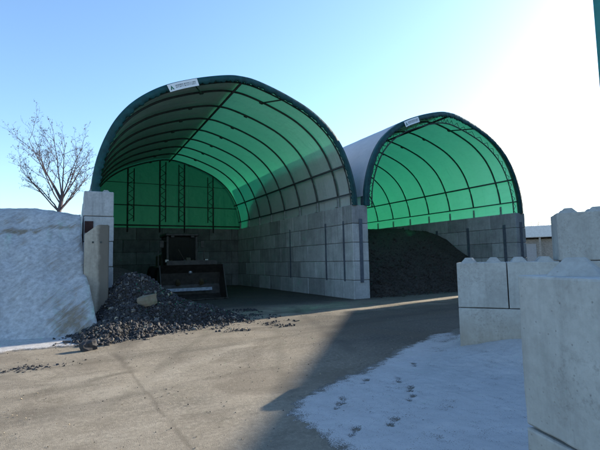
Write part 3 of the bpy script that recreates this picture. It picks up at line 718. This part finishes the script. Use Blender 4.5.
# ------------------------------------------------------------------ wheel loader
def loader():
    T = thing('wheel_loader', 'dark wheel loader parked nose out inside the left hall with its bucket on the floor', 'wheel loader', (4.80, 19.35, 0))
    bw = 1.48
    # bucket: bent shell between two side cheeks, opening towards -Y
    sec = [(0, .04), (.75, .02), (1.10, .20), (1.22, .65), (1.08, 1.2), (.62, 1.58)]   # (y,z)
    V = []; n = len(sec)
    for x in (-bw, bw):
        for th in (0, .035):
            for i, (y, z) in enumerate(sec): V.append((x, y+th*.6, z-th*.6 if i < 2 else z))
    Fc = []
    for i in range(n-1):
        Fc += [(i, i+1, 2*n+i+1, 2*n+i), (n+i, 3*n+i, 3*n+i+1, n+i+1)]
    Fc += [(0, 2*n, 3*n, n), (n-1, 2*n-1, 4*n-1, 3*n-1)]
    bk = link('bucket', mesh('bucket', V, Fc), MMDARK, T)
    for sx in (-1, 1):
        pr = sec; a = [(sx*bw, y, z) for y, z in pr]; b = [(sx*(bw-.04), y, z) for y, z in pr]
        m2 = len(a); f = [tuple(range(m2)), tuple(range(2*m2-1, m2-1, -1))]+[(i, m2+i, m2+(i+1) % m2, (i+1) % m2) for i in range(m2)]
        link('side_plate', mesh('side_plate', a+b, f), MMDARK, bk)
    bm = bmesh.new(); add_box(bm, (-.1, .82, .44), (2.15, .15, .02), Matrix.Rotation(R(66), 3, 'X')); link_bm('wear_plate', bm, MBLADE, bk)
    box('cutting_edge', (0, -.04, .045), (2*bw+.04, .16, .05), MMDARK, bk)
    box('spill_guard', (0, .60, 1.68), (2.3, .05, .2), MMDARK, bk)
    for sx in (-.55, .55):
        v, f = tube_data([(sx, 1.05, .7), (sx, 1.9, 1.35), (sx, 2.9, 1.75)], [.11, .14, .12], 6); link('lift_arm', mesh('lift_arm', v, f), MMACH, T)
    v, f = tube_data([(0, 1.0, 1.2), (0, 2.2, 1.75)], .09, 8); link('tilt_cylinder', mesh('tilt_cylinder', v, f, True), MGALV, T)
    for sx in (-.3, .3):
        v, f = tube_data([(sx, 1.3, 1.2), (sx*1.3, 1.6, 1.65), (sx*1.1, 2.3, 1.6), (sx*.8, 2.9, 1.5)], .028, 6); link('hose', mesh('hose', v, f, True), MRUB, T)
    box('bucket_linkage', (0, 1.35, 1.55), (.22, .14, .75), MMACH, T, Matrix.Rotation(R(-20), 3, 'X'), .02)
    for k in range(7): box('bucket_tooth', (-1.32+k*.44, -.13, .05), (.10, .16, .045), MMDARK, bk, None, .01)
    # chassis and hood
    bm = bmesh.new(); add_box(bm, (0, 2.6, .95), (1.1, 1.3, .7), None, .06); add_box(bm, (0, 4.6, 1.05), (1.3, 2.8, .8), None, .06); link_bm('chassis', bm, MMACH, T)
    bm = bmesh.new(); add_box(bm, (0, 5.3, 1.75), (1.5, 2.0, .8), None, .1); link_bm('engine_hood', bm, MMACH, T)
    for sx in (-1, 1):
        box('fender', (sx*1.05, 2.45, 1.50), (.6, 1.3, .06), MMACH, T)
        fl = box('headlight', (sx*.95, 1.75, 1.78), (.2, .12, .16), MMDARK, T, None, .02)
        box('lens', (sx*.95, 1.685, 1.78), (.15, .012, .11), MLAMP, fl)
        box('handrail', (sx*1.15, 2.9, 1.9), (.04, .04, .8), MMDARK, T)
    # cab
    cb = thing_part('cab', T, (0, 3.55, 0))
    z0, z1, wx, d = 1.45, 3.02, .72, .72
    bm = bmesh.new(); add_box(bm, (0, 0, z0-.1), (2*wx+.1, 2*d, .4), None, .03)
    for sx in (-1, 1):
        for sy in (-1, 1): add_box(bm, (sx*wx, sy*d, (z0+z1)/2), (.09, .09, z1-z0))
    me = bpy.data.meshes.new('cab'); bm.to_mesh(me); bm.free(); cb.data = me; me.materials.append(MMDARK)
    box('windscreen', (0, -d-.005, (z0+z1)/2), (2*wx-.1, .02, z1-z0-.06), MGLASS, cb)
    for sx in (-1, 1): box('side_window', (sx*(wx+.005), 0, (z0+z1)/2), (.02, 2*d-.1, z1-z0-.06), MGLASS, cb)
    box('rear_window', (0, d+.005, (z0+z1)/2), (2*wx-.1, .02, z1-z0-.06), MGLASS, cb)
    bm = bmesh.new(); add_box(bm, (0, .25, 1.75), (.5, .5, .14), None, .04); add_box(bm, (0, .48, 2.15), (.46, .12, .75), None, .05); add_box(bm, (0, .48, 2.6), (.26, .1, .2), None, .04); link_bm('operator_seat', bm, MRUB, cb)
    v, f = tube_data([(0, -.55, 1.5), (0, -.3, 2.0)], .04, 6); link('steering_column', mesh('steering_column', v, f), MRUB, cb)
    v, f = tube_data([(.2*math.cos(a*.5236), -.3+.06*math.sin(a*.5236), 2.02+.19*math.sin(a*.5236)) for a in range(13)], .02, 5); link('steering_wheel', mesh('steering_wheel', v, f), MRUB, cb)
    box('roof', (0, -.02, z1+.08), (2*wx+.26, 2*d+.3, .15), MMDARK, cb, None, .04)
    v, f = tube_data([(.15, -d-.03, 1.75), (-.18, -d-.03, 2.35)], .014, 5); link('wiper', mesh('wiper', v, f), MMDARK, cb)
    for sx in (-.5, .5):
        box('work_lamp', (sx, -d-.15, z1-.02), (.18, .08, .12), MMDARK, cb, None, .02)
    for sx in (-1, 1):
        v, f = tube_data([(sx*wx, -d, 2.75), (sx*(wx+.28), -d-.1, 2.78)], .018, 5); mr = link('mirror_arm', mesh('mirror_arm', v, f), MMDARK, T); mr.location = (0, 3.55, 0)
        box('mirror', (sx*(wx+.3), -d-.12, 2.62), (.2, .05, .36), MMDARK, mr, None, .015)
    v, f = tube_data([(.45, 5.0, 2.1), (.45, 5.0, 2.9)], .06, 8); link('exhaust_pipe', mesh('exhaust_pipe', v, f, True), MMDARK, T)
    # wheels
    bm = bmesh.new(); r = [(.42, -.22), (.66, -.27), (.74, -.22), (.76, 0), (.74, .22), (.66, .27), (.42, .22)]
    V, Fc = [], []; N = 28
    for i in range(N):
        a = 2*math.pi*i/N; gr = 1.03 if i % 2 else .975
        for rr_, x in r: q = rr_*(gr if rr_ > .7 else 1); V.append((x, q*math.cos(a), q*math.sin(a)))
    k = len(r)
    for i in range(N):
        for j in range(k): Fc.append((i*k+j, i*k+(j+1) % k, ((i+1) % N)*k+(j+1) % k, ((i+1) % N)*k+j))
    bm.free(); tme = mesh('wheel', V, Fc, True); tme.materials.append(MRUB)
    V, Fc = tube_data([(-.2, 0, 0), (-.12, 0, 0), (.12, 0, 0), (.2, 0, 0)], [.43, .3, .3, .43], 16); hme = mesh('rim', V, Fc); hme.materials.append(MMACH)
    for sx in (-1, 1):
        for y in (2.45, 5.0):
            wv = link('wheel', tme, None, T, (sx*1.03, y, .75)); link('rim', hme, None, wv, (0, 0, 0))
def thing_part(name, parent, loc):
    me = bpy.data.meshes.new(name); o = bpy.data.objects.new(name, me); COL.objects.link(o); o.parent = parent; o.location = loc; return o
loader()

# ------------------------------------------------------------------ bare tree beyond the hall
def tree():
    bx, by = -1.35, 36.6
    T = thing('bare_tree', 'nearly bare tree with withered leaves beyond the snowy sand heap', 'tree', (bx, by, 0))
    r = random.Random(8); V, Fc = [], []
    trunk = [(-.5, 0, 0), (-.25, 0, 2.5), (.05, 0, 4.8), (.3, 0, 6.2), (.42, 0, 7.2)]
    tv, tf = tube_data(trunk, [.24, .2, .16, .14, .11], 8); link('trunk', mesh('trunk', tv, tf, True), MBARK, T)
    leaves = []
    def grow(p, d, L, rad, lev):
        n = 5; pts = [p.copy()]; dd = d.normalized(); q = p.copy()
        for i in range(n):
            dd = (dd + Vector((r.gauss(0, .09), r.gauss(0, .09), r.gauss(.02, .07)))).normalized(); q = q + dd*L/n; pts.append(q.copy())
        tube_data(pts, [rad*(1-.75*i/n) for i in range(n+1)], 5 if lev < 2 else 3, False, V, Fc)
        if lev >= 2:
            for pt in pts[2:]:
                if r.random() < (.015 if lev == 2 else .05) * (1.5 if (pt.x < -.4 and pt.z > 9.5) else .8): leaves.append(pt + Vector((r.gauss(0, .05), r.gauss(0, .05), r.gauss(-.04, .05))))
        if lev < 4:
            k = (7, 5, 4, 2)[lev]
            for j in range(k):
                t = .25+.75*(j+r.random())/k; i = min(int(t*n), n-1); b = pts[i].lerp(pts[i+1], t*n-i)
                ax = Vector((r.gauss(0, 1), r.gauss(0, 1), r.gauss(.25, .6))).normalized()
                nd = (dd*1.0 + ax*(.75+.15*lev)).normalized()
                grow(b, nd, L*r.uniform(.30, .46), max(.007, rad*(.5-.2*t)), lev+1)
    ends = [(-2.7, .5, 10.6), (-1.9, -.5, 11.4), (-.8, .4, 11.7), (-.1, -.5, 11.8), (.6, .4, 11.6), (1.2, -.4, 11.2), (2.0, .3, 10.5), (2.6, -.3, 9.6), (2.8, .5, 8.5), (1.9, -.6, 8.0), (-2.6, -.2, 9.2), (-1.5, .8, 8.7)]
    for i, e in enumerate(ends):
        s = Vector(trunk[3]).lerp(Vector(trunk[4]), (i % 5)/5) if i < 8 else Vector(trunk[2]).lerp(Vector(trunk[3]), .6)
        d = Vector(e)-s; grow(s, d, d.length*.9, .06, 0)
    link('crown', mesh('crown', V, Fc), MBARK, T)
    LV, LF = [], []
    for p in leaves:
        s = r.uniform(.03, .075); a = Vector((r.gauss(0, 1), r.gauss(0, 1), r.gauss(0, 1))).normalized(); b = a.orthogonal().normalized(); k = len(LV)
        LV += [p-a*s, p+b*s*.6, p+a*s, p-b*s*.6]; LF.append((k, k+1, k+2, k+3))
    stuff(link('leaves', mesh('leaves', LV, LF), MLEAF, T))
tree()

# ------------------------------------------------------------------ far right gap
def far():
    T = thing('storage_shed', 'pale flat roofed shed far off in the gap right of the halls', 'shed', (53, 36, 0), R(-57))
    bm = bmesh.new(); add_box(bm, (0, 4, 1.9), (22, 7.6, 3.8)); link_bm('wall', bm, MSHED, T)
    bm = bmesh.new(); add_box(bm, (0, 3.6, 4.75), (23, 9, 1.5), None, .05); link_bm('fascia', bm, MROOFW, T)
    for i in range(10): box('post', (-10+i*2.2, -.6, 2.02), (.22, .22, 4.04), MSHED, T)
    for i in range(9): box('bay_door', (-8.9+i*2.2, .17, 1.6), (1.3, .06, 3.2), (MSHED if i % 2 else MGREYW), T)
    r = random.Random(2)
    for i in range(2):
        x, y = 61+i*3.0, 41.5-i*1.6
        V, Fc = [], []
        for k in range(70):
            a, el = r.uniform(0, 6.28), r.uniform(.5, 1.5); L = r.uniform(1.5, 3.8); d = Vector((math.cos(a)*math.cos(el), math.sin(a)*math.cos(el), math.sin(el)))
            p = Vector((0, 0, 4.2)); pts = [p+d*L*t+Vector((r.gauss(0, .12), r.gauss(0, .12), 0)) for t in (0, .35, .7, 1)]
            tube_data(pts, [.04, .03, .02, .01], 3, False, V, Fc)
        t = thing('bare_tree', ('bare twiggy treetop over the far pale shed, nearest the right hall', 'second bare treetop over the far pale shed, nearest the stepped block wall')[i], 'tree', (x, y, 0), 0, 'bare trees behind the far shed')
        link('crown', mesh('crown', V, Fc), MSHRUB, t); tube('trunk', [(0, 0, 0), (0, 0, 4.4)], [.14, .09], MSHRUB, t, 6)
far()

# ------------------------------------------------------------------ buildings standing right of the yard
def clad_building(label, x, y, az, L, W, H, mat, name='clad_building'):
    """local +X runs along bearing az from the corner, the body lies to its right"""
    T = thing(name, label, 'building', (x, y, 0), R(90)-az)
    bm = bmesh.new(); add_box(bm, (L/2, -W/2, H/2), (L-.1, W-.1, H)); link_bm('wall', bm, mat, T)
    V, Fc = [], []
    n = int(W/.25)
    rb = bmesh.new()
    for i in range(n): add_box(rb, (.03, -(i+.5)*W/n, H/2), (.06, W/n*.55, H-.04))
    n = int(L/.25)
    for i in range(n): add_box(rb, ((i+.5)*L/n, -.03, H/2), (L/n*.55, .06, H-.04))
    stuff(link_bm('cladding_rib', rb, mat, T))
    box('corner_trim', (.02, -.02, H/2), (.22, .22, H), mat, T)
    box('roof', (L/2, -W/2, H+.06), (L+.3, W+.3, .12), MGREYW, T)
    dm = bmesh.new(); add_box(dm, (-.03, -W*.5, 2), (.06, 4, 4)); link_bm('door', dm, MGREYW, T)
    return T
clad_building('teal clad building whose tall corner cuts the top right of the view', 10.80, 5.265, R(78), 9, 8, 9.2, MTEAL)
# eave line from (32.7,16.4) towards (23,4.4) at 9.4 m
clad_building('grey clad warehouse standing beyond the right side of the yard', 33.2, 16.6, R(39.5+90), 16, 18, 9.5, MGREYW, 'warehouse')
